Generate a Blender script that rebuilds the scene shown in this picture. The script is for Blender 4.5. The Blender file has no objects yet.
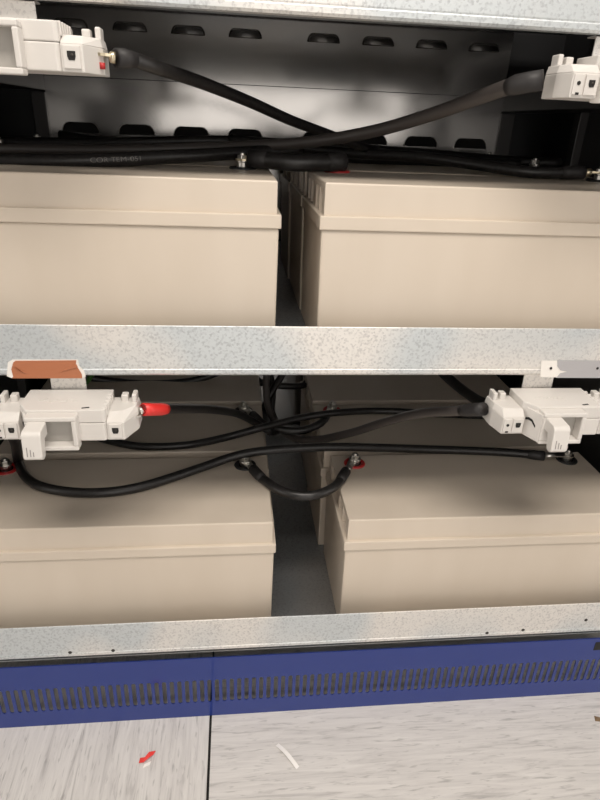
import bpy, bmesh, math, random
from mathutils import Vector, Matrix
random.seed(4)
SC = bpy.context.scene
COL = SC.collection

# ------------------------------------------------------------------ camera
F = 600.19                                   # focal length in pixels of the 600x800 frame
PITCH, YAW, ROLL = (math.radians(a) for a in (24.778, 6.682, 2.509))
CAM = Vector((0, -.8, .9927))
FW = Vector((math.sin(YAW)*math.cos(PITCH), math.cos(YAW)*math.cos(PITCH), -math.sin(PITCH)))
RT0 = Vector((math.cos(YAW), -math.sin(YAW), 0))
UP0 = RT0.cross(FW)
RT = math.cos(ROLL)*RT0 + math.sin(ROLL)*UP0
UP = -math.sin(ROLL)*RT0 + math.cos(ROLL)*UP0
cd = bpy.data.cameras.new('camera')
cd.sensor_fit = 'VERTICAL'; cd.sensor_height = 36; cd.lens = F/800*36
cd.clip_start = .02
cam = bpy.data.objects.new('camera', cd); COL.objects.link(cam)
m = Matrix((RT, UP, -FW)).transposed().to_4x4(); m.translation = CAM
cam.matrix_world = m
SC.camera = cam

def at(u, v, X=None, Y=None, Z=None):
    """photo pixel + the plane the thing touches -> point"""
    d = FW + RT*((u-300)/F) - UP*((v-400)/F)
    t = (X-CAM.x)/d.x if X is not None else (Y-CAM.y)/d.y if Y is not None else (Z-CAM.z)/d.z
    return CAM + d*t

# ------------------------------------------------------------------ light
SC.view_settings.view_transform = 'Standard'; SC.view_settings.look = 'None'
SC.view_settings.gamma = 1; SC.view_settings.use_curve_mapping = False
SC.view_settings.exposure = 0.40
w = bpy.data.worlds.new('world'); SC.world = w; w.use_nodes = True
w.node_tree.nodes['Background'].inputs[0].default_value = (1, .945, .885, 1)
w.node_tree.nodes['Background'].inputs[1].default_value = 1.35

def area(name, loc, sx, sy, watt, colr=(1, .93, .85)):
    l = bpy.data.lights.new(name, 'AREA'); l.shape = 'RECTANGLE'; l.size = sx; l.size_y = sy
    l.energy = watt; l.color = colr
    o = bpy.data.objects.new(name, l); COL.objects.link(o); o.location = loc
    return o
LAMP = (.1, -.98, 2.6)
area('ceiling_lamp_light', (LAMP[0], LAMP[1], LAMP[2]-.04), 1.6, .5, 34)

# ------------------------------------------------------------------ materials
MATS = {}
def mat(name, colr, rough=.5, metal=0., spec=.5, coat=0., build=None):
    mt = bpy.data.materials.new(name); mt.use_nodes = True
    nt = mt.node_tree; b = nt.nodes['Principled BSDF']
    b.inputs['Base Color'].default_value = (*colr, 1)
    b.inputs['Roughness'].default_value = rough; b.inputs['Metallic'].default_value = metal
    b.inputs['Specular IOR Level'].default_value = spec; b.inputs['Coat Weight'].default_value = coat
    b.inputs['Coat Roughness'].default_value = .06
    if build: build(nt, b)
    MATS[name] = mt
    return mt
def N(nt, typ, **k):
    n = nt.nodes.new(typ)
    for a, v in k.items():
        if a in n.inputs: n.inputs[a].default_value = v
        else: setattr(n, a, v)
    return n
def ramp(nt, src, stops):
    r = nt.nodes.new('ShaderNodeValToRGB'); e = r.color_ramp.elements
    while len(e) < len(stops): e.new(.5)
    for el, (p, c) in zip(e, stops): el.position = p; el.color = (*c, 1)
    nt.links.new(src, r.inputs[0]); return r
def coords(nt, scale=(1, 1, 1)):
    t = nt.nodes.new('ShaderNodeTexCoord'); mp = nt.nodes.new('ShaderNodeMapping')
    mp.inputs['Scale'].default_value = scale
    nt.links.new(t.outputs['Object'], mp.inputs[0]); return mp.outputs[0]
def bump(nt, b, src, strength, dist=.001):
    n = nt.nodes.new('ShaderNodeBump'); n.inputs['Strength'].default_value = strength
    n.inputs['Distance'].default_value = dist
    nt.links.new(src, n.inputs['Height']); nt.links.new(n.outputs[0], b.inputs['Normal'])

def galv(base, dark, reflect_tint):
    def f(nt, b):
        c = coords(nt)
        nz = N(nt, 'ShaderNodeTexNoise', Scale=260., Detail=3.); nt.links.new(c, nz.inputs[0])
        v = N(nt, 'ShaderNodeTexVoronoi', Scale=330.); nt.links.new(c, v.inputs[0])
        mx = N(nt, 'ShaderNodeMix', data_type='RGBA'); mx.inputs[0].default_value = .4
        nt.links.new(nz.outputs[0], mx.inputs[6]); nt.links.new(v.outputs['Color'], mx.inputs[7])
        bw = nt.nodes.new('ShaderNodeRGBToBW'); nt.links.new(mx.outputs[2], bw.inputs[0])
        r = ramp(nt, bw.outputs[0], [(.33, dark), (.5, base), (.8, base)])
        big = N(nt, 'ShaderNodeTexNoise', Scale=5., Detail=1.); nt.links.new(c, big.inputs[0])
        rb = ramp(nt, big.outputs[0], [(.45, (1, 1, 1)), (.58, reflect_tint)])  # bluish patches imitating reflected surroundings, multiplied into the base colour
        mu = N(nt, 'ShaderNodeMix', data_type='RGBA', blend_type='MULTIPLY'); mu.inputs[0].default_value = 1
        nt.links.new(r.outputs[0], mu.inputs[6]); nt.links.new(rb.outputs[0], mu.inputs[7])
        nt.links.new(mu.outputs[2], b.inputs['Base Color'])
        rr = ramp(nt, bw.outputs[0], [(.3, (.55,)*3), (.7, (.38,)*3)])
        nt.links.new(rr.outputs[0], b.inputs['Roughness'])
    return f
mat('galvanised', (.8, .78, .75), .45, .55, build=galv((.80, .775, .74), (.62, .60, .58), (.78, .85, .91)))
mat('shelf_plate', (.5, .5, .5), .42, .8, build=galv((.36, .36, .36), (.29, .29, .29), (.9, .95, 1)))
def plastic_case(nt, b):
    c = coords(nt, (6, 6, 1.5))
    nz = N(nt, 'ShaderNodeTexNoise', Scale=3., Detail=2.); nt.links.new(c, nz.inputs[0])
    r = ramp(nt, nz.outputs[0], [(.3, (.60, .52, .43)), (.7, (.625, .545, .455))])
    nt.links.new(r.outputs[0], b.inputs['Base Color'])
    n2 = N(nt, 'ShaderNodeTexNoise', Scale=900.); nt.links.new(coords(nt), n2.inputs[0]); bump(nt, b, n2.outputs[0], .06)
mat('beige_plastic', (.62, .53, .42), .34, build=plastic_case)
mat('white_plastic', (.66, .63, .595), .35)
mat('grey_plastic', (.42, .40, .37), .5)
mat('dark_hole', (.012, .011, .01), .8)
def rubber(nt, b):
    c = coords(nt)
    nz = N(nt, 'ShaderNodeTexNoise', Scale=180., Detail=3.); nt.links.new(c, nz.inputs[0])
    r = ramp(nt, nz.outputs[0], [(.4, (.010, .009, .009)), (.75, (.022, .020, .019))])
    nt.links.new(r.outputs[0], b.inputs['Base Color']); bump(nt, b, nz.outputs[0], .15, .0006)
mat('cable_rubber', (.014, .013, .012), .38, build=rubber)
mat('grey_cable_rubber', (.060, .052, .048), .4)
mat('heat_shrink', (.02, .018, .018), .55)
mat('red_sleeve', (.70, .035, .03), .4)
mat('red_ring', (.42, .02, .02), .4)
mat('black_ring', (.012, .012, .012), .5)
mat('steel', (.62, .60, .56), .28, 1.)
mat('brass', (.66, .58, .42), .3, 1.)
mat('cable_print', (.17, .16, .15), .6)
def sheet(nt, b):
    c = coords(nt, (1, 1, 1))
    nz = N(nt, 'ShaderNodeTexNoise', Scale=500., Detail=2.); nt.links.new(c, nz.inputs[0])
    big = N(nt, 'ShaderNodeTexNoise', Scale=7., Detail=2.); nt.links.new(c, big.inputs[0])
    r = ramp(nt, big.outputs[0], [(.35, (.125,)*3), (.65, (.17,)*3)]); nt.links.new(r.outputs[0], b.inputs['Roughness'])
    wav = N(nt, 'ShaderNodeTexNoise', Scale=4.5, Detail=1.); nt.links.new(c, wav.inputs[0])
    bump(nt, b, nz.outputs[0], .04, .0004)
mat('back_sheet', (.48, .465, .45), .2, .97, build=sheet)
mat('black_paint', (.02, .02, .021), .45)
mat('dark_grey_paint', (.055, .052, .05), .4, .3)
mat('blue_paint', (.016, .036, .20), .3, 0, .3, .45)
def tapef(nt, b):
    c = coords(nt, (40, 40, 160))
    nz = N(nt, 'ShaderNodeTexNoise', Scale=1., Detail=2.); nt.links.new(c, nz.inputs[0]); bump(nt, b, nz.outputs[0], .3, .002)
mat('brown_tape', (.42, .155, .075), .3, build=tapef)
mat('grey_tape', (.40, .39, .40), .4, build=tapef)
mat('white_label', (.80, .765, .72), .5)
mat('white_paint', (.8, .78, .75), .6)
mat('ceiling_tile', (.35, .34, .33), .8)
mat('lamp_glass', (.9, .9, .9), .4)
mat('print_grey', (.25, .23, .22), .6)
mat('green_wire', (.03, .09, .015), .45)
mat('scrap_red', (.75, .05, .04), .45)
mat('scrap_white', (.88, .85, .82), .5)
mat('dirt_brown', (.20, .13, .07), .8)
mat('screw_dark', (.05, .045, .04), .5, .6)
def vinyl(nt, b):
    c = coords(nt, (7, 90, 10))
    wv = N(nt, 'ShaderNodeTexNoise', Scale=1., Detail=5., Roughness=.6, Distortion=1.2); nt.links.new(c, wv.inputs[0])
    r = ramp(nt, wv.outputs[0], [(.27, (.42, .40, .385)), (.42, (.60, .575, .555)), (.56, (.66, .635, .61)), (.75, (.72, .695, .67))])
    c2 = coords(nt, (30, 220, 30))
    n2 = N(nt, 'ShaderNodeTexNoise', Scale=1., Detail=3., Distortion=.8); nt.links.new(c2, n2.inputs[0])
    r2 = ramp(nt, n2.outputs[0], [(.28, (.6,)*3), (.42, (1,)*3)])
    mu = N(nt, 'ShaderNodeMix', data_type='RGBA', blend_type='MULTIPLY'); mu.inputs[0].default_value = .8
    nt.links.new(r.outputs[0], mu.inputs[6]); nt.links.new(r2.outputs[0], mu.inputs[7])
    nt.links.new(mu.outputs[2], b.inputs['Base Color'])
mat('vinyl_tile', (.6, .58, .55), .4, build=vinyl)

# ------------------------------------------------------------------ mesh helpers
class MB:
    def __init__(s): s.v = []; s.f = []; s.sm = []
    def add(s, vs, fs, smooth=False):
        o = len(s.v); s.v += [tuple(p) for p in vs]; s.f += [tuple(i+o for i in q) for q in fs]; s.sm += [smooth]*len(fs); return s
    def box(s, x0, x1, y0, y1, z0, z1, M=None):
        vs = [Vector((x, y, z)) for z in (z0, z1) for y in (y0, y1) for x in (x0, x1)]
        if M: vs = [M @ p for p in vs]
        return s.add(vs, [(0, 2, 3, 1), (4, 5, 7, 6), (0, 1, 5, 4), (2, 6, 7, 3), (0, 4, 6, 2), (1, 3, 7, 5)])
    def prism(s, poly, a, b, axis='z', M=None, top=None):
        """polygon (2D, counter-clockwise) extruded from a to b along an axis; top = other polygon at b"""
        def P(q, h):
            p = {'z': (q[0], q[1], h), 'y': (q[0], h, q[1]), 'x': (h, q[0], q[1])}[axis]
            p = Vector(p); return M @ p if M else p
        n = len(poly); tp = top or poly
        vs = [P(q, a) for q in poly] + [P(q, b) for q in tp]
        fs = [tuple(range(n-1, -1, -1)), tuple(range(n, 2*n))] + [(i, (i+1) % n, n+(i+1) % n, n+i) for i in range(n)]
        return s.add(vs, fs)
    def lathe(s, prof, c=(0, 0, 0), n=20, M=None, smooth=True):
        c = Vector(c); vs = []; fs = []
        for r, z in prof:
            for k in range(n):
                a = 2*math.pi*k/n; p = Vector((r*math.cos(a), r*math.sin(a), z)); p = M @ p if M else p
                vs.append(c+p)
        for i in range(len(prof)-1):
            for k in range(n):
                k2 = (k+1) % n; fs.append((i*n+k, i*n+k2, (i+1)*n+k2, (i+1)*n+k))
        s.add(vs, fs, smooth)
        return s
    def tube(s, pts, r, n=12, cap=True):
        pts = [Vector(p) for p in pts]; rs = r if isinstance(r, list) else [r]*len(pts)
        t0 = (pts[1]-pts[0]).normalized(); nx = t0.orthogonal().normalized(); vs = []; fs = []
        for i, p in enumerate(pts):
            t = (pts[min(i+1, len(pts)-1)]-pts[max(i-1, 0)]).normalized()
            nx = (nx - t*nx.dot(t)).normalized(); ny = t.cross(nx)
            for k in range(n):
                a = 2*math.pi*k/n; vs.append(p+rs[i]*(math.cos(a)*nx+math.sin(a)*ny))
        for i in range(len(pts)-1):
            for k in range(n):
                k2 = (k+1) % n; fs.append((i*n+k, i*n+k2, (i+1)*n+k2, (i+1)*n+k))
        if cap: fs += [tuple(range(n-1, -1, -1)), tuple(range((len(pts)-1)*n, len(pts)*n))]
        return s.add(vs, fs, True)
    def mesh(s, name):
        me = bpy.data.meshes.new(name); me.from_pydata(s.v, [], s.f)
        me.polygons.foreach_set('use_smooth', s.sm)
        b = bmesh.new(); b.from_mesh(me); bmesh.ops.recalc_face_normals(b, faces=b.faces); b.to_mesh(me); b.free()
        return me
    def build(s, name, mt, parent=None, bev=0, seg=2):
        me = s.mesh(name); me.materials.append(MATS[mt])
        o = bpy.data.objects.new(name, me); COL.objects.link(o)
        if parent: o.parent = parent
        if bev:
            md = o.modifiers.new('bevel', 'BEVEL'); md.width = bev; md.segments = seg; md.limit_method = 'ANGLE'; md.angle_limit = math.radians(35)
            md.harden_normals = False
        return o
def tag(o, label=None, cat=None, group=None, kind=None):
    for k, v in (('label', label), ('category', cat), ('group', group), ('kind', kind)):
        if v: o[k] = v
    return o
def empty(name, loc=(0, 0, 0)):
    o = bpy.data.objects.new(name, None); COL.objects.link(o); o.location = loc; o.empty_display_size = .05; return o
def copy_tree(o, parent=None):
    c = o.copy(); COL.objects.link(c); c.parent = parent
    for ch in list(o.children): copy_tree(ch, c)
    return c
def circle(cx, cy, r, n=16, a0=0.): return [(cx+r*math.cos(a0+2*math.pi*k/n), cy+r*math.sin(a0+2*math.pi*k/n)) for k in range(n)]
def spline(pts, step=.012):
    pts = [Vector(p) for p in pts]; q = [2*pts[0]-pts[1]]+pts+[2*pts[-1]-pts[-2]]; out = []
    for i in range(1, len(q)-2):
        a, b, c, d = q[i-1:i+3]
        n = max(2, int((c-b).length/step))
        for k in range(n):
            t = k/n
            out.append(.5*((2*b)+(c-a)*t+(2*a-5*b+4*c-d)*t*t+(3*b-a-3*c+d)*t**3))
    out.append(pts[-1]); return out

# ------------------------------------------------------------------ room
TILE = .9; GAP = .0045
fb = MB().box(-2.8, 2.7, -2.87, 1.28, -.04, -.006).build('floor', 'dark_hole'); tag(fb, kind='structure')
tm = MB().box(-(TILE-GAP)/2, (TILE-GAP)/2, -(TILE-GAP)/2, (TILE-GAP)/2, -.006, 0).mesh('floor_tile')
tm.materials.append(MATS['vinyl_tile'])
for i in range(-3, 3):
    for j in range(-3, 2):
        o = bpy.data.objects.new('floor_tile', tm); COL.objects.link(o); o.parent = fb
        o.location = (-.0495+TILE*(i+.5), -.15+TILE*j, 0)
        o.rotation_euler.z = math.radians((0 if (i+j) % 2 == 0 else 90)+(180 if (i*3+j) % 4 == 0 else 0))
for sd, xa, xb in (('added_behind_left', -2.3, -.48), ('added_behind_right', 1.10, 2.4)):      # unseen dark panels added to darken both sides of the back sheet's reflection
    tag(MB().box(xa, xb, -2.0, -1.92, 0, 2.2).build('wall_'+sd, 'black_paint'), kind='structure')
for sd, xa, xb in (('left', -2.8, -.66), ('right', .91, 2.7)):                     # fronts of the neighbouring cabinets
    tag(MB().box(xa, xb, -.01, 1.0, 0, 1.97).build('wall_'+sd, 'dark_grey_paint', None, .004), kind='structure')
tag(MB().box(-2.8, 2.7, 1.28, 1.33, 0, 2.6).build('wall_back', 'white_paint'), kind='structure')
tag(MB().box(-2.8, 2.7, -2.82, 1.28, 2.6, 2.65).build('ceiling', 'ceiling_tile'), kind='structure')

# ------------------------------------------------------------------ cabinet carcass
cab = empty('battery_cabinet', (.14, .4, 0)); tag(cab, 'dark steel battery cabinet carcass with louvred back sheet behind the shelves', 'cabinet')
OFF = -Vector(cab.location)
def cpart(mb, name, mt, bev=0, parent=cab):
    o = mb.build(name, mt, None, bev); o.parent = parent
    if parent is cab: o.location = OFF
    return o
BX0, BX1, BY = -.425, .648, .77
cpart(MB().box(BX0, BX1, BY+.001, BY+.004, 1.0655, 1.0675), 'panel_joint', 'black_paint')
lower = cpart(MB().box(BX0, BX1, BY, BY+.002, .17, 1.066), 'back_panel', 'back_sheet')
upper = cpart(MB().box(BX0, BX1, BY+.0015, BY+.0035, 1.0675, 1.95), 'back_panel', 'back_sheet')
def hood(cx, cz, parent):
    """vent pressed out to the front as a closed hood, open only underneath"""
    hw, hh, n, d = .038, .009, 8, .009
    pts = [(-hw, -hh)]+[(-hw+.014-.014*math.cos(math.pi/2*k/n), -hh+2*hh*math.sin(math.pi/2*k/n)) for k in range(1, n+1)]
    pts += [(-x, z) for x, z in reversed(pts)]
    k = len(pts); vs = []
    for sc, dep in ((1, 0), (.93, .3), (.82, .75), (.7, 1)):
        vs += [(cx+x*(.5+.5*sc), BY+.0024-d*dep, cz-hh+(z+hh)*sc) for x, z in pts]
    fs = [(r*k+i, r*k+i+1, (r+1)*k+i+1, (r+1)*k+i) for r in range(3) for i in range(k-1)]+[tuple(range(3*k, 4*k))]
    o = MB().add(vs, fs, True).build('louvre', 'back_sheet'); o.parent = parent
def louvre(cx, cz, parent):
    """punched vent: rounded opening with the hood pressed to the rear and a small lip below"""
    hw, hh, n = .040, .0105, 8
    pts = [(-hw, -hh)]+[(-hw+.016-.016*math.cos(math.pi/2*k/n), -hh+2*hh*math.sin(math.pi/2*k/n)) for k in range(1, n+1)]
    pts += [(-x, z) for x, z in reversed(pts)]
    k = len(pts)
    o = MB().add([(cx+x, BY-.0006, cz+z) for x, z in pts], [tuple(range(k))]).build('louvre_opening', 'dark_hole'); o.parent = parent
    rim = [(x*1.05, z*1.09) for x, z in pts]
    mb = MB().add([(cx+x, BY-.0008, cz+z) for x, z in pts]+[(cx+x, BY-.0016, cz+z) for x, z in rim]+[(cx+x*1.06, BY-.0001, cz+z*1.14) for x, z in pts],
                  [(i, i+1, k+i+1, k+i) for i in range(k-1)]+[(k+i, k+i+1, 2*k+i+1, 2*k+i) for i in range(k-1)])
    mb.box(cx-hw*1.04, cx+hw*1.04, BY-.006, BY, cz-hh-.0022, cz-hh)
    o = mb.build('louvre', 'back_sheet'); o.parent = parent
LX = [-.355+.1265*k for k in range(4)]+[.202+.1265*k for k in range(4)]
for x in LX:
    louvre(x, .962, lower); hood(x, 1.170, upper); louvre(x, .45, lower)
for s, xa, xb in ((-1, BX0-.03, BX0), (1, BX1, BX1+.034)):
    cpart(MB().box(xa, xb, BY-.008, BY+.03, .17, 1.033), 'post', 'dark_grey_paint', .002)
    x0, x1 = (xa-.06, xb) if s < 0 else (xa, xb+.06)
    cpart(MB().box(x0, x1, .02, BY+.01, 1.036, 1.092), 'side_rail', 'dark_grey_paint', .002)
    xp = -.53 if s < 0 else .78
    cpart(MB().box(min(xp, xp+s*.002), max(xp, xp+s*.002), -.02, .60, .09, 1.95), 'side_panel', 'dark_grey_paint')
    cpart(MB().box(min(xp, xp-s*.02), max(xp, xp-s*.02), .60, .625, 0, 1.95), 'post', 'dark_grey_paint', .002)
    cpart(MB().box(min(xp, xp+s*.04), max(xp, xp+s*.04), .63, .66, 0, 1.95), 'post', 'black_paint', .002)
    cpart(MB().box(min(xp+s*.04, xp+s*.06), max(xp+s*.04, xp+s*.06), -.02, .86, .09, 1.95), 'side_panel', 'black_paint')
cpart(MB().box(-.60, .85, .86, .865, .09, 1.95), 'rear_door', 'black_paint')
cpart(MB().box(-.60, .85, -.02, .86, 1.95, 1.96), 'roof_panel', 'black_paint')

# ------------------------------------------------------------------ shelves
SX0, SX1, YL = -.505, .765, -.035
def shelf(zb, zt, zp, label):
    e = empty('shelf', (.13, .35, zp)); tag(e, label, 'shelf', None)
    lo = -Vector(e.location)
    p = MB().box(SX0, SX1, YL+.0015, .755, zp-.0015, zp).build('shelf_plate', 'shelf_plate', e); p.location = lo
    t = .0016
    prof = [(YL, zt-.0006), (YL, zb+.012), (YL+.0006, zb+.010), (YL-.0004, zb+.0085), (YL, zb+.003), (YL+.0025, zb), (YL+.016, zb),
            (YL+.016, zb+t), (YL+.004, zb+t), (YL+t, zb+.004), (YL+t, zt), (YL+.0006, zt)]
    l = MB().prism(prof, SX0, SX1, 'x').build('front_lip', 'galvanised', e); l.location = lo
    b = MB().box(SX0, SX1, .753, .755, zp, zp+.03).build('rear_lip', 'shelf_plate', e); b.location = lo
    return e
ZU, ZL = .687, .1597
s_low = shelf(.1623, .2321, ZL, 'galvanised shelf just above the blue plinth, carrying the lower batteries')
s_mid = shelf(.6745, .745, ZU, 'galvanised shelf carrying the upper batteries, brown and grey tape on its lip')
s_top = shelf(1.0994, 1.206, 1.203, 'galvanised shelf above the upper batteries, over the upper pair of disconnectors')
for sh, spots in ((s_low, ((70, 652.5), (113, 650.5), (487, 633), (523, 630), (586, 620))),):
    for u, v in spots:
        p = at(u, v, Y=YL); M = Matrix.Translation(p) @ Matrix.Rotation(math.pi/2, 4, 'X')
        o = MB().lathe([(0, .0006), (.0028, .0006), (.0032, 0), (.0032, -.001)], n=12, M=M).build('lip_hole', 'screw_dark', sh)
        o.location = -Vector(sh.location)

# ------------------------------------------------------------------ plinth
def plinth():
    y0, y1, z1, z0 = YL, YL+.002, .1445, .0
    xa, xb = -.56, .82
    pitch, sw, sz0, sz1 = .01315, .0072, .036, .092
    mb = MB(); n = 5
    nslot = int((xb-xa-.06)/pitch); xs = xa+.03
    def quad(a, b, c, d):
        for y in (y0, y1): mb.add([(p[0], y, p[1]) for p in (a, b, c, d)], [(0, 1, 2, 3)])
    quad((xa, z0), (xs, z0), (xs, z1), (xa, z1))
    xe = xs+nslot*pitch
    quad((xe, z0), (xb, z0), (xb, z1), (xe, z1))
    for i in range(nslot):
        x0 = xs+i*pitch; x1 = x0+pitch; c = (x0+x1)/2; r = sw/2
        top = [(c-r*math.cos(math.pi*k/n), sz1-r+r*math.sin(math.pi*k/n)) for k in range(n+1)]
        bot = [(c-r*math.cos(math.pi*k/n), sz0+r-r*math.sin(math.pi*k/n)) for k in range(n+1)]
        quad((x0, bot[0][1]), bot[0], top[0], (x0, top[0][1])); quad(bot[-1], (x1, bot[-1][1]), (x1, top[-1][1]), top[-1])
        for y in (y0, y1):
            pt = [(x0, z1), (x0, top[0][1])]+top+[(x1, top[-1][1]), (x1, z1)]
            mb.add([(p[0], y, p[1]) for p in pt], [tuple(range(len(pt)))])
            pb = [(x0, z0), (x0, bot[0][1])]+bot+[(x1, bot[-1][1]), (x1, z0)]
            mb.add([(p[0], y, p[1]) for p in pb], [tuple(range(len(pb)))])
        loop = top+bot[::-1]; k = len(loop)
        mb.add([(p[0], y, p[1]) for y in (y0, y1) for p in loop], [(j, (j+1) % k, k+(j+1) % k, k+j) for j in range(k)])
    mb.box(xa, xb, y0, y1, z1-.0002, z1+.0006)
    e = empty('plinth', (.13, YL, 0)); tag(e, 'glossy blue steel plinth panel with a row of upright vent slots', 'plinth panel')
    o = mb.build('vent_panel', 'blue_paint', e); o.location = -Vector(e.location)
    p = at(597.5, 646, Y=YL)-Vector(e.location)
    MB().box(p.x-.006, p.x+.012, -.0006, .003, p.z-.010, p.z+.010).build('latch_hole', 'dark_hole', e)
    return e
plinth()

# ------------------------------------------------------------------ batteries
BW, BD, BH = .53, .225, .238
def battery():
    e = empty('battery')
    zf0, zf1 = .179, .197
    i = .003
    MB().prism([(i+.002, i+.002), (BW-i-.002, i+.002), (BW-i-.002, BD-i-.002), (i+.002, BD-i-.002)], 0, zf0, 'z',
               top=[(i, i), (BW-i, i), (BW-i, BD-i), (i, BD-i)]).build('case', 'beige_plastic', e, .0025)
    MB().box(0, BW, 0, BD, zf0, zf1).build('lid_flange', 'beige_plastic', e, .0016)
    # lid with grip pockets in its short sides
    j = .0058; dp = .013
    left = []
    for a, b in ((.030, .060), (.068, .098), (.127, .157), (.165, .195)):
        left += [(j, a), (j+dp, a+.003), (j+dp, b-.003), (j, b)]
    poly = [(j, j), (BW-j, j)]+[(BW-x, y) for x, y in left]+[(BW-j, BD-j), (j, BD-j)]+left[::-1]
    lid = MB().prism(poly, zf1, BH-.009, 'z')
    lid.build('lid', 'beige_plastic', e)
    rect = lambda q: [(q, q), (BW-q, q), (BW-q, BD-q), (q, BD-q)]
    MB().prism(rect(j), BH-.009, BH-.002, 'z').prism(rect(j), BH-.002, BH-.0006, 'z', top=rect(j+.0007)).prism(rect(j+.0007), BH-.0006, BH, 'z', top=rect(j+.0022)).build('lid_top', 'beige_plastic', e)
    for x, ring in ((.048, 'red_ring'), (BW-.048, 'black_ring')):
        c = (x, .187, BH)
        t = MB().lathe([(.0125, -.001), (.0125, .0018), (.015, .0032), (.019, .0032), (.0205, .0018), (.0205, -.001)], c, 24).build('terminal_collar', ring, e)
        t['label'] = 'red terminal collar' if ring == 'red_ring' else 'black terminal collar'
        MB().lathe([(0, -.001), (.0126, -.001), (.0126, .0012), (0, .0012)], c, 20).build('terminal_seat', 'black_ring', t)
        b = MB().lathe([(0, 0), (.0095, 0), (.0095, .010), (.0112, .010), (.0112, .0122), (0, .0122)], c, 20, smooth=False)
        b.prism(circle(x, .187, .0082, 6, .3), BH+.0122, BH+.0195)
        b.lathe([(.0042, .0195), (.0042, .023), (0, .0238)], c, 12)
        b.build('bolt', 'steel', t, .0006)
    return e
proto = battery()
ROW = .2325
first = True
def put(x, y, z, label):
    global first
    o = proto if first else copy_tree(proto); first = False
    o.location = (x, y, z); tag(o, label, 'battery', 'beige batteries on the cabinet shelves')
    return o
XLL, XLR, XUL, XUR = .0643-BW, .1792, .0595-BW, .1095
where = {0: 'front row', 1: 'second row', 2: 'rearmost row'}
offs = {0: 0, 1: -.009, 2: -.006}
offu = {0: 0, 1: -.001, 2: -.004}
for r in range(3):
    y = ROW*r+(.004 if r else 0)
    put(XLL, y, ZL, 'beige plastic battery, %s of the lower shelf, column below the brown tape' % where[r])
    put(XLR+offs[r], y, ZL, 'beige plastic battery, %s of the lower shelf, column below the grey tape' % where[r])
    put(XUL, y, ZU, 'beige plastic battery, %s of the upper shelf, column above the brown tape' % where[r])
    put(XUR+offu[r], y, ZU, 'beige plastic battery, %s of the upper shelf, column above the grey tape' % where[r])
TL, TU = ZL+BH, ZU+BH
def term(x, row, k, z):      # k = 0 red, 1 black
    return Vector((x+((offu if x == XUR else offs)[row] if x > 0 else 0)+(.048 if k == 0 else BW-.048), ROW*row+(.004 if row else 0)+.187, z))

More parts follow.
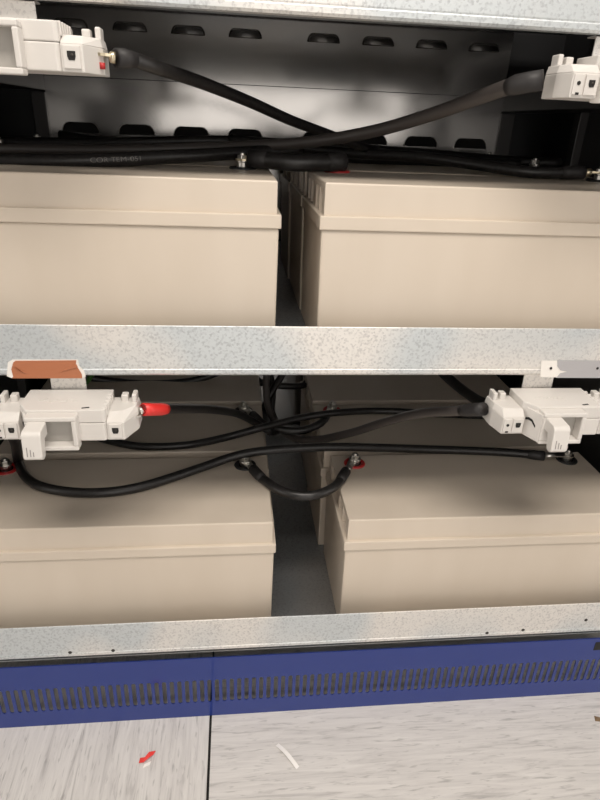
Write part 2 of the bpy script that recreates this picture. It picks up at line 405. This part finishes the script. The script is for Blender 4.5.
# ------------------------------------------------------------------ fuse disconnectors
def disconnector():
    e = empty('fuse_disconnector')
    H, hb = .0222, .055
    # housing in two half shells, split by a fine seam
    plan = [(-hb, 0), (-hb, -.046), (-.042, -.066), (hb-.003, -.066), (hb, -.063), (hb, 0)]
    for a, b in ((-H, .0035), (.0039, H)):
        MB().prism(plan, a, b, 'z').build('housing_shell', 'white_plastic', e, .0014)
    # cheek that leads from the terminal side up to the handle, with a curved finger slit
    ck = MB().prism([(-hb+.001, -.046), (-.0405, -.079), (-.036, -.079), (-.036, -.06), (-.042, -.06)], -H-.004, .016, 'z').build('handle_cheek', 'white_plastic', e, .001)
    M = Matrix.Translation((-.0475, -.0628, -.002)) @ Matrix.Rotation(math.atan2(-.033, .0145), 4, 'Z')
    MB().prism([(-.009, .003), (-.004, .0055), (.002, .0045), (.009, -.002), (.009, -.005), (.002, .0015), (-.004, .002), (-.009, 0)], -.0006, .0006, 'y', M).build('finger_slit', 'dark_hole', ck)
    for s in (-1, 1):
        wf, wb = (.022, .036) if s > 0 else (.031, .037)
        yf = -.064 if s > 0 else -.060
        pl = [(hb*s, -.004), ((hb+wb)*s, -.004), ((hb+wb)*s, -.032), ((hb+wf)*s, yf), (hb*s, yf)]
        pl2 = [(hb*s, -.004), ((hb+wb-.002)*s, -.004), ((hb+wb-.003)*s, -.030), ((hb+wf-.003)*s, -.046), (hb*s, -.05)]
        if s > 0: pl = pl[::-1]; pl2 = pl2[::-1]
        t = MB().prism(pl, -H, .003, 'z').prism(pl, .003, .012, 'z', top=pl2).build('terminal_block', 'white_plastic', e, .001)
        panels = ((.0025, .0195, .0041),) if s > 0 else ((.002, .0165, .0036), (.0185, .030, .0022))
        for a, b, rr in panels:
            xa, xb = sorted(((hb+a)*s, (hb+b)*s)); cx = (xa+xb)/2
            MB().box(xa, xb, yf-.0022, yf+.001, -H+.003, .0015).build('block_panel', 'white_plastic', t, .0007)
            M = Matrix.Translation((cx, yf-.0023, -.0075)) @ Matrix.Rotation(math.pi/2, 4, 'X')
            if rr > .003:
                MB().prism([(-rr, -rr*.2), (-rr*.7, -rr), (rr*.7, -rr), (rr, -rr*.2), (rr, rr), (-rr, rr)], 0, .0004, 'z', M).build('screw_well', 'dark_hole', t)
                MB().lathe([(0, .0009), (rr*.4, .0009), (rr*.4, .0004)], c=(.0008, 0, .0004), n=10, M=M).build('screw_head', 'screw_dark', t)
            else:
                MB().prism(circle(0, 0, rr, 8), 0, .0004, 'z', M).build('test_opening', 'dark_hole', t)
                MB().box(cx-.002, cx+.002, yf-.0026, yf-.0018, -H+.003, -H+.0055).build('test_opening', 'dark_hole', t)
        c = MB().box(s*(hb+.017)-.0045, s*(hb+.017)+.0045, -.018, -.006, .009, .0215)
        c.box(s*(hb+.030)-.003, s*(hb+.030)+.003, -.022, -.004, .009, .0235)
        c.build('rail_clip', 'white_plastic', e, .0015)
    # ribs at the housing end, vent slit, embossed rating plate
    for k in range(5):
        MB().box(hb-.005, hb+.0016, -.058+k*.010, -.0535+k*.010, .010, H+.0007).build('housing_rib', 'white_plastic', e, .0006)
    M = Matrix.Translation((.030, -.0590, H)) @ Matrix.Rotation(.25, 4, 'Z')
    MB().box(-.0048, .0048, -.0013, .0013, -.001, .0004, M).build('vent_slit', 'dark_hole', e)
    pm = MB()
    for k in range(9):                                   # embossed scribble of the rating text
        x = -.030+.0052*k; M = Matrix.Translation((x, -.036+.003*math.sin(k*2.1), H)) @ Matrix.Rotation(k*1.3, 4, 'Z')
        pm.box(-.0032, .0032, -.0009, .0009, -.0005, .0006, M)
    pm.build('embossing', 'white_plastic', e)
    # swing handle: a box frame standing out of the housing front, with a grip
    x0, x1, z0, z1, ya, yb = -.040, .022, -.0275, .0195, -.0655, -.082
    fr = MB()
    fr.box(x0, x1, yb, ya, z1-.006, z1); fr.box(x0, x1, yb, ya, z0, z0+.006)
    fr.box(x1-.006, x1, yb, ya, z0+.006, z1-.006)
    fr.box(x0, x0+.014, yb, ya, z0+.006, z1-.006)
    h = fr.build('handle', 'white_plastic', e, .0014)
    MB().box(x0+.013, x1-.005, -.0665, -.0657, z0+.005, z1-.005).build('fuse_carrier', 'grey_plastic', h)
    ga, gb = x0+.003, x0+.026
    gp = [(-.080, .014), (-.104, .012), (-.108, .008), (-.111, -.022), (-.107, -.026), (-.099, -.026), (-.096, -.020), (-.092, -.004), (-.080, -.004)]
    MB().prism(gp, ga, gb, 'x').build('grip', 'white_plastic', h, .0016)
    for dx, hh in ((.005, .012), (.009, .009), (.0125, .006)):
        MB().prism([(-.1106, -.019), (-.1112, -.019), (-.1112+hh*.1, -.019+hh), (-.1106+hh*.1, -.019+hh)], ga+dx, ga+dx+.0009, 'x').build('printed_mark', 'print_grey', h)
    return e
dp = disconnector()
SWX = {'L': -.222, 'R': .456}
SWL, SWU = .6285, 1.0520          # height of the centre line
SWY = -.0255
first_sw = True
SW = {}
for key, x, z, label in (('LL', SWX['L'], SWL, 'white fuse disconnector under the brown tape, with the red-sleeved cable'),
                         ('LR', SWX['R'], SWL, 'white fuse disconnector hanging under the grey tape on the shelf lip'),
                         ('UL', SWX['L']-.006, SWU, 'white fuse disconnector over the upper batteries, above the brown tape'),
                         ('UR', SWX['R'], SWU, 'white fuse disconnector over the upper batteries, above the grey tape')):
    o = dp if first_sw else copy_tree(dp); first_sw = False
    o.location = (x, SWY, z); tag(o, label, 'fuse switch', 'fuse disconnectors hung from the shelf lips'); SW[key] = o
# hanging brackets
for key, zb, label in (('LL', .6745, 'galvanised tab bracket holding the disconnector under the brown tape'),
                       ('LR', .6745, 'galvanised tab bracket holding the disconnector under the grey tape'),
                       ('UL', 1.0994, 'galvanised tab bracket under the top shelf, above the brown-tape column'),
                       ('UR', 1.0994, 'galvanised tab bracket under the top shelf, above the grey-tape column')):
    o = SW[key]; x = o.location.x; z = o.location.z
    e = empty('hanging_bracket', (x, -.022, z)); tag(e, label, 'bracket', 'tab brackets under the shelf lips')
    tx = -.004 if key[1] == 'L' else -.011
    MB().box(tx-.024, tx+.022, -.0005, .0015, -.02, zb-z).build('tab', 'galvanised', e)
    MB().box(-.03, .03, -.0035, -.0005, -.0175, .0175).build('mounting_rail', 'steel', e)
    MB().box(tx-.024, tx+.022, -.0005, .02, zb-z-.0015, zb-z).build('fold', 'galvanised', e)

# ------------------------------------------------------------------ tapes on the lip
def strip(name, pts, th, mt, parent=None, bev=0):
    """pts: pixel outline on the lip front"""
    P = [at(u, v, Y=YL) for u, v in pts]
    c = sum(P, Vector())/len(P)
    mb = MB().prism([(p.x-c.x, p.z-c.z) for p in P], -th, -.0004, 'y')
    o = mb.build(name, mt, parent, bev)
    if parent is None: o.location = c
    return o, c
o, c = strip('tape', [(11.5, 369), (13.5, 376.5), (12, 378), (82.5, 378), (82, 374), (79, 369), (76, 364), (76.5, 360), (16, 360.5), (13.5, 362)], .0012, 'brown_tape')
tag(o, 'strip of glossy brown tape stuck on the lip of the middle shelf', 'tape')
for a in ([(60, 372), (70, 366), (77, 364), (78, 367), (70, 369)], [(14, 366), (22, 372), (28, 373), (18, 369)]):
    p, c2 = strip('wrinkle', a, .0022, 'brown_tape', None, .0006); p.parent = o; p.location = c2-c
o, c = strip('tape_backing', [(8, 362), (7, 376), (12, 378), (83, 378), (86, 376), (84, 370), (79.5, 366), (78, 359.3), (13, 359.3)], .0007, 'white_label')
tag(o, 'ragged white tape remnant underneath the brown tape', 'tape')
o, c = strip('tape', [(557, 360), (557, 366), (560, 370), (567, 371.5), (560, 373), (556, 377.5), (640, 378), (640, 360.5)], .0012, 'grey_tape')
tag(o, 'strip of smooth grey tape stuck on the lip of the middle shelf', 'tape')
b, c = strip('label_holder', [(541, 360.5), (540, 377), (640, 378), (640, 360)], .0007, 'white_label')
tag(b, 'whitish plate with small screw holes underneath the grey tape', 'plate')
for u, v in ((551, 368.3), (597.5, 368.3)):
    p = at(u, v, Y=YL-.0013)-c; M = Matrix.Translation(p) @ Matrix.Rotation(math.pi/2, 4, 'X')
    MB().lathe([(0, .0004), (.0019, .0004), (.0019, -.0006)], n=12, M=M).build('screw_hole', 'dark_hole', b)

# ------------------------------------------------------------------ cables
def cable(pts, r, label, mt='cable_rubber', sleeves=(), lugs=(), group='black battery cables'):
    sp = spline(pts)
    o = MB().tube(sp, r, 14).build('cable', mt); tag(o, label, 'cable', None)
    L = [0]
    for a, b in zip(sp, sp[1:]): L.append(L[-1]+(b-a).length)
    for end, ln, m2, extra in sleeves:
        q = [p for p, l in zip(sp, L) if (l <= ln if end == 0 else L[-1]-l <= ln)]
        if len(q) < 2: continue
        rs = [r+extra]*len(q)
        if end == 0: rs[-1] = r+.0003
        else: rs[0] = r+.0003
        s = MB().tube(q, rs, 14).build('heat_shrink', m2, o)
        if m2 == 'red_sleeve': s['label'] = 'bright red heat shrink sleeve'
    for end, tip, m2 in lugs:
        a = sp[0] if end == 0 else sp[-1]; tip = Vector(tip)
        mb = MB().tube([a, a.lerp(tip, .35), a.lerp(tip, .45)], [r*.75, r*.75, r*.5], 12)
        d = (tip-a); ang = math.atan2(d.y, d.x)
        M = Matrix.Translation(tip) @ Matrix.Rotation(ang, 4, 'Z')
        mb.prism([(-d.length*.7, -.006), (-d.length*.7, .006)][::-1]+[(p[0], p[1]) for p in circle(0, 0, .0115, 14, -math.pi*.75)][0:11], -.0014, .0014, 'z', M)
        mb.build('cable_lug', m2, o)
    return o
def PX(*l):
    out = []
    for q in l:
        if len(q) == 3 and not isinstance(q[2], tuple): out.append(Vector(q))
        else: out.append(at(q[0], q[1], **{q[2][0]: q[2][1]}))
    return out
R9 = .0084
zl = TL+R9+.0005
# lower shelf -------------------------------------------------------
def jumper(ta, tb, mids, label, r=R9):
    a, b = ta+Vector((0, 0, .009)), tb+Vector((0, 0, .009))
    pts = [a+(mids[0]-a)*.45]+mids+[b+(mids[-1]-b)*.45]
    return cable(pts, r, label, sleeves=((0, .04, 'heat_shrink', .0012), (1, .04, 'heat_shrink', .0012)), lugs=((0, a, 'steel'), (1, b, 'steel')))
jumper(term(XLL, 0, 1, TL), term(XLR, 0, 0, TL),
       PX((263, 479, ('Z', zl)), (284, 492, ('Z', zl)), (310, 496, ('Z', zl)), (334, 487, ('Z', zl+.001))),
       'short sagging black jumper cable bridging the front pair of lower batteries')
jumper(term(XLL, 1, 1, TL), term(XLR, 1, 0, TL),
       PX((264, 424, ('Z', zl-.004)), (284, 430, ('Z', zl-.01)), (304, 430, ('Z', zl-.01)), (321, 423, ('Z', zl-.002))),
       'short black jumper cable bridging the second pair of lower batteries')
jumper(term(XLL, 2, 1, TL), term(XLR, 2, 0, TL),
       PX((262, 383, ('Y', .63)), (284, 386, ('Y', .62)), (304, 385, ('Y', .63))),
       'short black jumper cable under the middle shelf bridging the rearmost lower batteries')
# long cable looping on the battery tops
tr = term(XLR, 0, 1, TL)
cable(PX((-14, 405, ('Y', -.02)), (-6, 418, ('Y', .04)), (6, 428, ('Y', .10)), (15, 442, ('Y', .14)), (18, 460, ('Z', zl+.002)), (26, 477, ('Z', zl)), (46, 488, ('Z', zl)), (90, 493, ('Z', zl)), (140, 487, ('Z', zl)),
         (200, 468, ('Z', zl+.001)), (235, 456, ('Z', zl+.012)), (262, 451, ('Z', zl+.02)), (300, 448, ('Z', zl+.02)), (345, 447, ('Z', zl+.016)), (420, 449, ('Z', zl+.001)), (500, 452, ('Z', zl)))
      + [tr+Vector((-.05, .0, .0105))], R9,
      'long black cable looping over the fronts of the lower batteries to the far terminal',
      sleeves=((1, .04, 'heat_shrink', .0014),), lugs=((1, tr+Vector((0, 0, .012)), 'steel'),))
# red sleeved cable
sl = SW['LL'].location
cable(PX((143, 409.5, ('Y', -.05)), (158, 409.5, ('Y', -.03)), (180, 408.5, ('Y', .03)), (212, 409.5, ('Y', .16)), (238, 414, ('Y', .28)), (256, 423, ('Z', zl+.012)), (272, 432, ('Z', zl-.012)), (279, 428, ('Y', .47)), (272, 412, ('Y', .50)), (273, 392, ('Y', .53)), (270, 372, ('Y', .56))),
      .0076, 'black cable with a bright red sleeve plugged into the brown-tape disconnector',
      sleeves=((0, .055, 'red_sleeve', .0012),), lugs=((0, (sl.x+.086, sl.y-.028, sl.z-.002), 'steel'),))
# cable behind it
cable(PX((70, 425, ('Z', zl)), (95, 436, ('Z', zl)), (113, 441.5, ('Z', zl)), (143, 446.5, ('Z', zl)), (187, 445, ('Z', zl)), (227, 437, ('Z', zl)), (262, 427.5, ('Z', zl+.016)), (300, 418, ('Z', zl+.016)), (333, 413, ('Z', zl+.012)), (367, 411, ('Z', zl)), (400, 411.5, ('Z', zl)), (440, 414, ('Z', zl)), (490, 416, ('Z', zl)), (540, 416, ('Z', zl))),
      .0076, 'black cable crossing the second row of lower batteries from side to side')
# grey-black cable from the other disconnector
sr = SW['LR'].location
cable(PX((484, 409, ('Y', -.05)), (455, 411, ('Y', .0)), (420, 413.5, ('Y', .07)), (385, 422, ('Y', .15)), (350, 433, ('Y', .23)), (312, 440, ('Y', .30)), (286, 434, ('Y', .36)), (270, 412, ('Y', .42)), (266, 388, ('Y', .46)), (268, 360, ('Y', .50))),
      .0080, 'dull grey-black cable swooping from the grey-tape disconnector into the gap', 'grey_cable_rubber',
      sleeves=((0, .055, 'heat_shrink', .0018),))
cable(PX((270, 432, ('Z', zl-.03)), (264, 412, ('Y', .47)), (270, 395, ('Y', .49)), (281, 377, ('Y', .52)), (290, 362, ('Y', .54))), .0085,
      'black cable rising through the gap between the lower battery columns')
cable(PX((425, 355, ('Y', .30)), (447, 377, ('Y', .24)), (468, 394, ('Y', .17)), (486, 404, ('Y', .11)), (520, 412, ('Y', .05)), (560, 410, ('Y', .0))), .0095,
      'black cable slanting down behind the grey-tape disconnector')
cable(PX((60, 372, ('Y', .58)), (105, 380, ('Y', .6)), (150, 383.5, ('Y', .6)), (195, 380, ('Y', .6)), (230, 368, ('Y', .62))), .0085,
      'black cable bowed below the middle shelf at the back of the lower batteries')
cable(PX((-30, 470, ('Y', .1)), (0, 437, ('Y', .14)), (20, 426, ('Y', .17)), (60, 404, ('Y', .25)), (85, 384, ('Y', .32)), (96, 366, ('Y', .36))), .005,
      'green earth wire behind the brown-tape disconnector', 'green_wire')

# upper shelf -------------------------------------------------------
zu = TU+R9+.0005
ul = SW['UL'].location; ur = SW['UR'].location
cable(PX((116, 58, ('Y', -.055)), (135, 60, ('Y', -.04)), (155, 67, ('Y', -.02)), (200, 82, ('Y', .06)), (250, 102, ('Y', .15)), (290, 120, ('Y', .22)), (325, 133, ('Y', .28)), (365, 148, ('Y', .34)), (400, 158, ('Z', zu))),
      .0078, 'black cable sloping down from the disconnector above the brown-tape column',
      sleeves=((0, .024, 'heat_shrink', .0018),), lugs=((0, (ul.x+.088, ul.y-.03, ul.z-.003), 'brass'),))
MBt = MB().lathe([(0, -.003), (.003, -.003), (.003, .003), (0, .003)], (ul.x+.090, ul.y-.038, ul.z-.0135), 10)
o = MBt.build('terminal_mark', 'red_ring', None); o.parent = SW['UL']; o.location = -ul
cable(PX((543, 80, ('Y', -.06)), (515, 85, ('Y', -.04)), (480, 97, ('Y', .02)), (430, 115, ('Y', .10)), (370, 132, ('Y', .18)), (300, 143, ('Y', .25)), (220, 147, ('Y', .30)), (120, 150, ('Y', .30)), (0, 149, ('Y', .28)), (-60, 146, ('Y', .25))),
      .0090, 'thick grey-black cable from the upper grey-tape-side disconnector across the battery tops', 'grey_cable_rubber',
      sleeves=((0, .05, 'heat_shrink', .002),))
pc = PX((-60, 162, ('Y', .125)), (0, 161, ('Y', .125)), (60, 161, ('Y', .125)), (120, 159.5, ('Y', .135)), (165, 157, ('Y', .16)), (205, 155, ('Y', .2)), (250, 152, ('Y', .25)), (300, 150, ('Y', .31)))
printed = cable(pc, .0098, 'black cable with faint printed lettering lying along the upper battery tops')
tq = term(XUL, 0, 1, TU); tp = term(XUR, 0, 0, TU)
def straight_jumper(a, b, label):
    a = a+Vector((0, -.004, .0135)); b = b+Vector((.004, -.004, .0135))
    d = b-a
    return cable([a+Vector((.014, -.002, .002)), a+d*.25+Vector((0, -.018, .0015)), a+d*.5+Vector((0, -.028, .0)), a+d*.75+Vector((0, -.024, .001)), b+Vector((.004, -.008, .002))],   .0125, label,
                 sleeves=((0, .035, 'heat_shrink', .001), (1, .035, 'heat_shrink', .001)), lugs=((0, a, 'brass'),))
straight_jumper(tq, tp, 'short thick black jumper cable bridging the front pair of upper batteries')
t2 = term(XUR, 0, 1, TU)
cable(PX((230, 139, ('Y', .45)), (290, 147, ('Y', .42)), (350, 153, ('Y', .36)), (420, 157, ('Y', .29)), (480, 165, ('Y', .23)), (530, 172, ('Y', .19)))+[t2+Vector((-.03, .0, .0125))],
      .0092, 'black cable running over the upper battery to its far terminal',
      sleeves=((1, .05, 'heat_shrink', .0014),), lugs=((1, t2+Vector((0, 0, .014)), 'brass'),))
cable(PX((-60, 140, ('Y', .46)), (0, 142, ('Y', .46)), (80, 143, ('Y', .46)), (150, 142, ('Y', .46)), (230, 141, ('Y', .47)), (330, 147, ('Y', .5)), (430, 154, ('Y', .52)), (500, 160, ('Y', .55)), (560, 163, ('Y', .55))),
      .0098, 'black cable stretched across the second row of upper batteries')
cable(PX((60, 135, ('Y', .62)), (100, 141, ('Y', .6)), (170, 146, ('Y', .56)), (260, 151, ('Y', .52)), (350, 158, ('Z', zu)), (430, 161, ('Z', zu)), (520, 165, ('Z', zu))),
      .0098, 'black cable lying low behind the others on the upper batteries')

# lettering printed on the cable jacket
def print_text(txt, p0, p1, r, size, parent):
    cu = bpy.data.curves.new('lettering', 'FONT'); cu.body = txt; cu.size = size; cu.align_x = 'CENTER'; cu.align_y = 'CENTER'
    t = bpy.data.objects.new('lettering_tmp', cu); COL.objects.link(t)
    bpy.context.view_layer.update()
    me = bpy.data.meshes.new_from_object(t.evaluated_get(bpy.context.evaluated_depsgraph_get()))
    bpy.data.objects.remove(t)
    xs = [v.co.x for v in me.vertices]; x0, x1 = min(xs), max(xs)
    i0, i1 = sorted((sp.index(p0), sp.index(p1))); seg = sp[i0:i1+1]
    for v in me.vertices:
        q = (v.co.x-x0)/(x1-x0)*(len(seg)-1); i = min(int(q), len(seg)-2)
        c = seg[i].lerp(seg[i+1], q-i); ax = (seg[i+1]-seg[i]).normalized()
        up = Vector((0, -.2, 1)); up = (up-ax*up.dot(ax)).normalized(); out = ax.cross(up); a = v.co.y/r+.25
        v.co = c+up*math.sin(a)*(r+.0005)+out*math.cos(a)*(r+.0005)
    me.materials.clear(); me.materials.append(MATS['cable_print'])
    o = bpy.data.objects.new('lettering', me); COL.objects.link(o); o.parent = parent
sp = spline(pc)
def near(u):
    return min(sp, key=lambda p: abs((p-at(u, 160, Y=p.y)).x))
print_text('COR TEM-051', near(88), near(142), .0098, .009, printed)

# ------------------------------------------------------------------ litter on the floor
def scrap(name, u, v, mb_fn, mt, label, cat):
    p = at(u, v, Z=0); o = mb_fn().build(name, mt, None, .0003); o.location = p; tag(o, label, cat); return o
def red_piece():
    mb = MB()
    a = [(-.0085, -.004, .0004), (-.003, -.005, .003), (.003, -.001, .0045), (.007, .003, .002)]
    b = [(-.0075, .0005, .002), (-.002, -.0005, .0045), (.002, .004, .006), (.009, .0075, .001)]
    vs = a+b; vs += [(x, y, z+.0007) for x, y, z in vs]
    fs = [(i, i+1, 5+i, 4+i) for i in range(3)]+[(8+i, 12+i, 13+i, 9+i) for i in range(3)]
    fs += [(i, 8+i, 9+i, i+1) for i in range(3)]+[(4+i, 5+i, 13+i, 12+i) for i in range(3)]+[(0, 4, 12, 8), (3, 11, 15, 7)]
    return mb.add(vs, fs)
r = scrap('tape_scrap', 147, 759, red_piece, 'scrap_red', 'small crumpled red tape scrap lying on the floor tile', 'scrap'); r.scale = (1.5, 1.7, 1.3)
w_ = MB().prism([(-.003, -.009), (.004, -.006), (.005, -.003), (-.002, -.0055)], .0001, .0009).build('torn_edge', 'scrap_white', r)
p0, p1 = at(277, 745, Z=0), at(298, 768, Z=0)
mid = (p0+p1)/2; d = (p1-p0); M = Matrix.Rotation(math.atan2(d.y, d.x), 4, 'Z'); hl = d.length/2
mb = MB()
n = 8; vs = []
for k in range(n+1):
    x = -hl+2*hl*k/n; z = .0005+.0035*(1-(2*k/n-1)**2)
    for y, zz in ((-.0035, z), (.0035, z), (.0035, z+.0008), (-.0035, z+.0008)): vs.append(M @ Vector((x, y+.0006*math.sin(k*.6), zz)))
fs = [(4*k+i, 4*k+(i+1) % 4, 4*k+4+(i+1) % 4, 4*k+4+i) for k in range(n) for i in range(4)]+[(0, 1, 2, 3), (4*n+3, 4*n+2, 4*n+1, 4*n)]
o = mb.add(vs, fs).build('cable_tie_offcut', 'scrap_white'); o.location = mid; tag(o, 'thin white plastic strip offcut lying on the floor tile', 'scrap')
o = MB().add([(-.006, -.004, 0), (.004, -.006, 0), (.008, .003, 0), (-.002, .007, 0), (0, 0, .003), (.003, .002, .0025)],
             [(0, 1, 4), (1, 2, 5), (1, 5, 4), (2, 3, 5), (3, 0, 4), (3, 4, 5), (3, 2, 1, 0)]).build('debris', 'dirt_brown')
o.location = at(597, 719, Z=0); tag(o, 'small brown crumb of debris on the floor in front of the plinth', 'debris')

# ------------------------------------------------------------------ ceiling lamp body
e = empty('ceiling_lamp', LAMP); tag(e, 'flat white ceiling light panel in front of the cabinet', 'lamp')
MB().box(-.78, .78, -.2, .2, -.03, -.001).build('lamp_housing', 'white_paint', e)
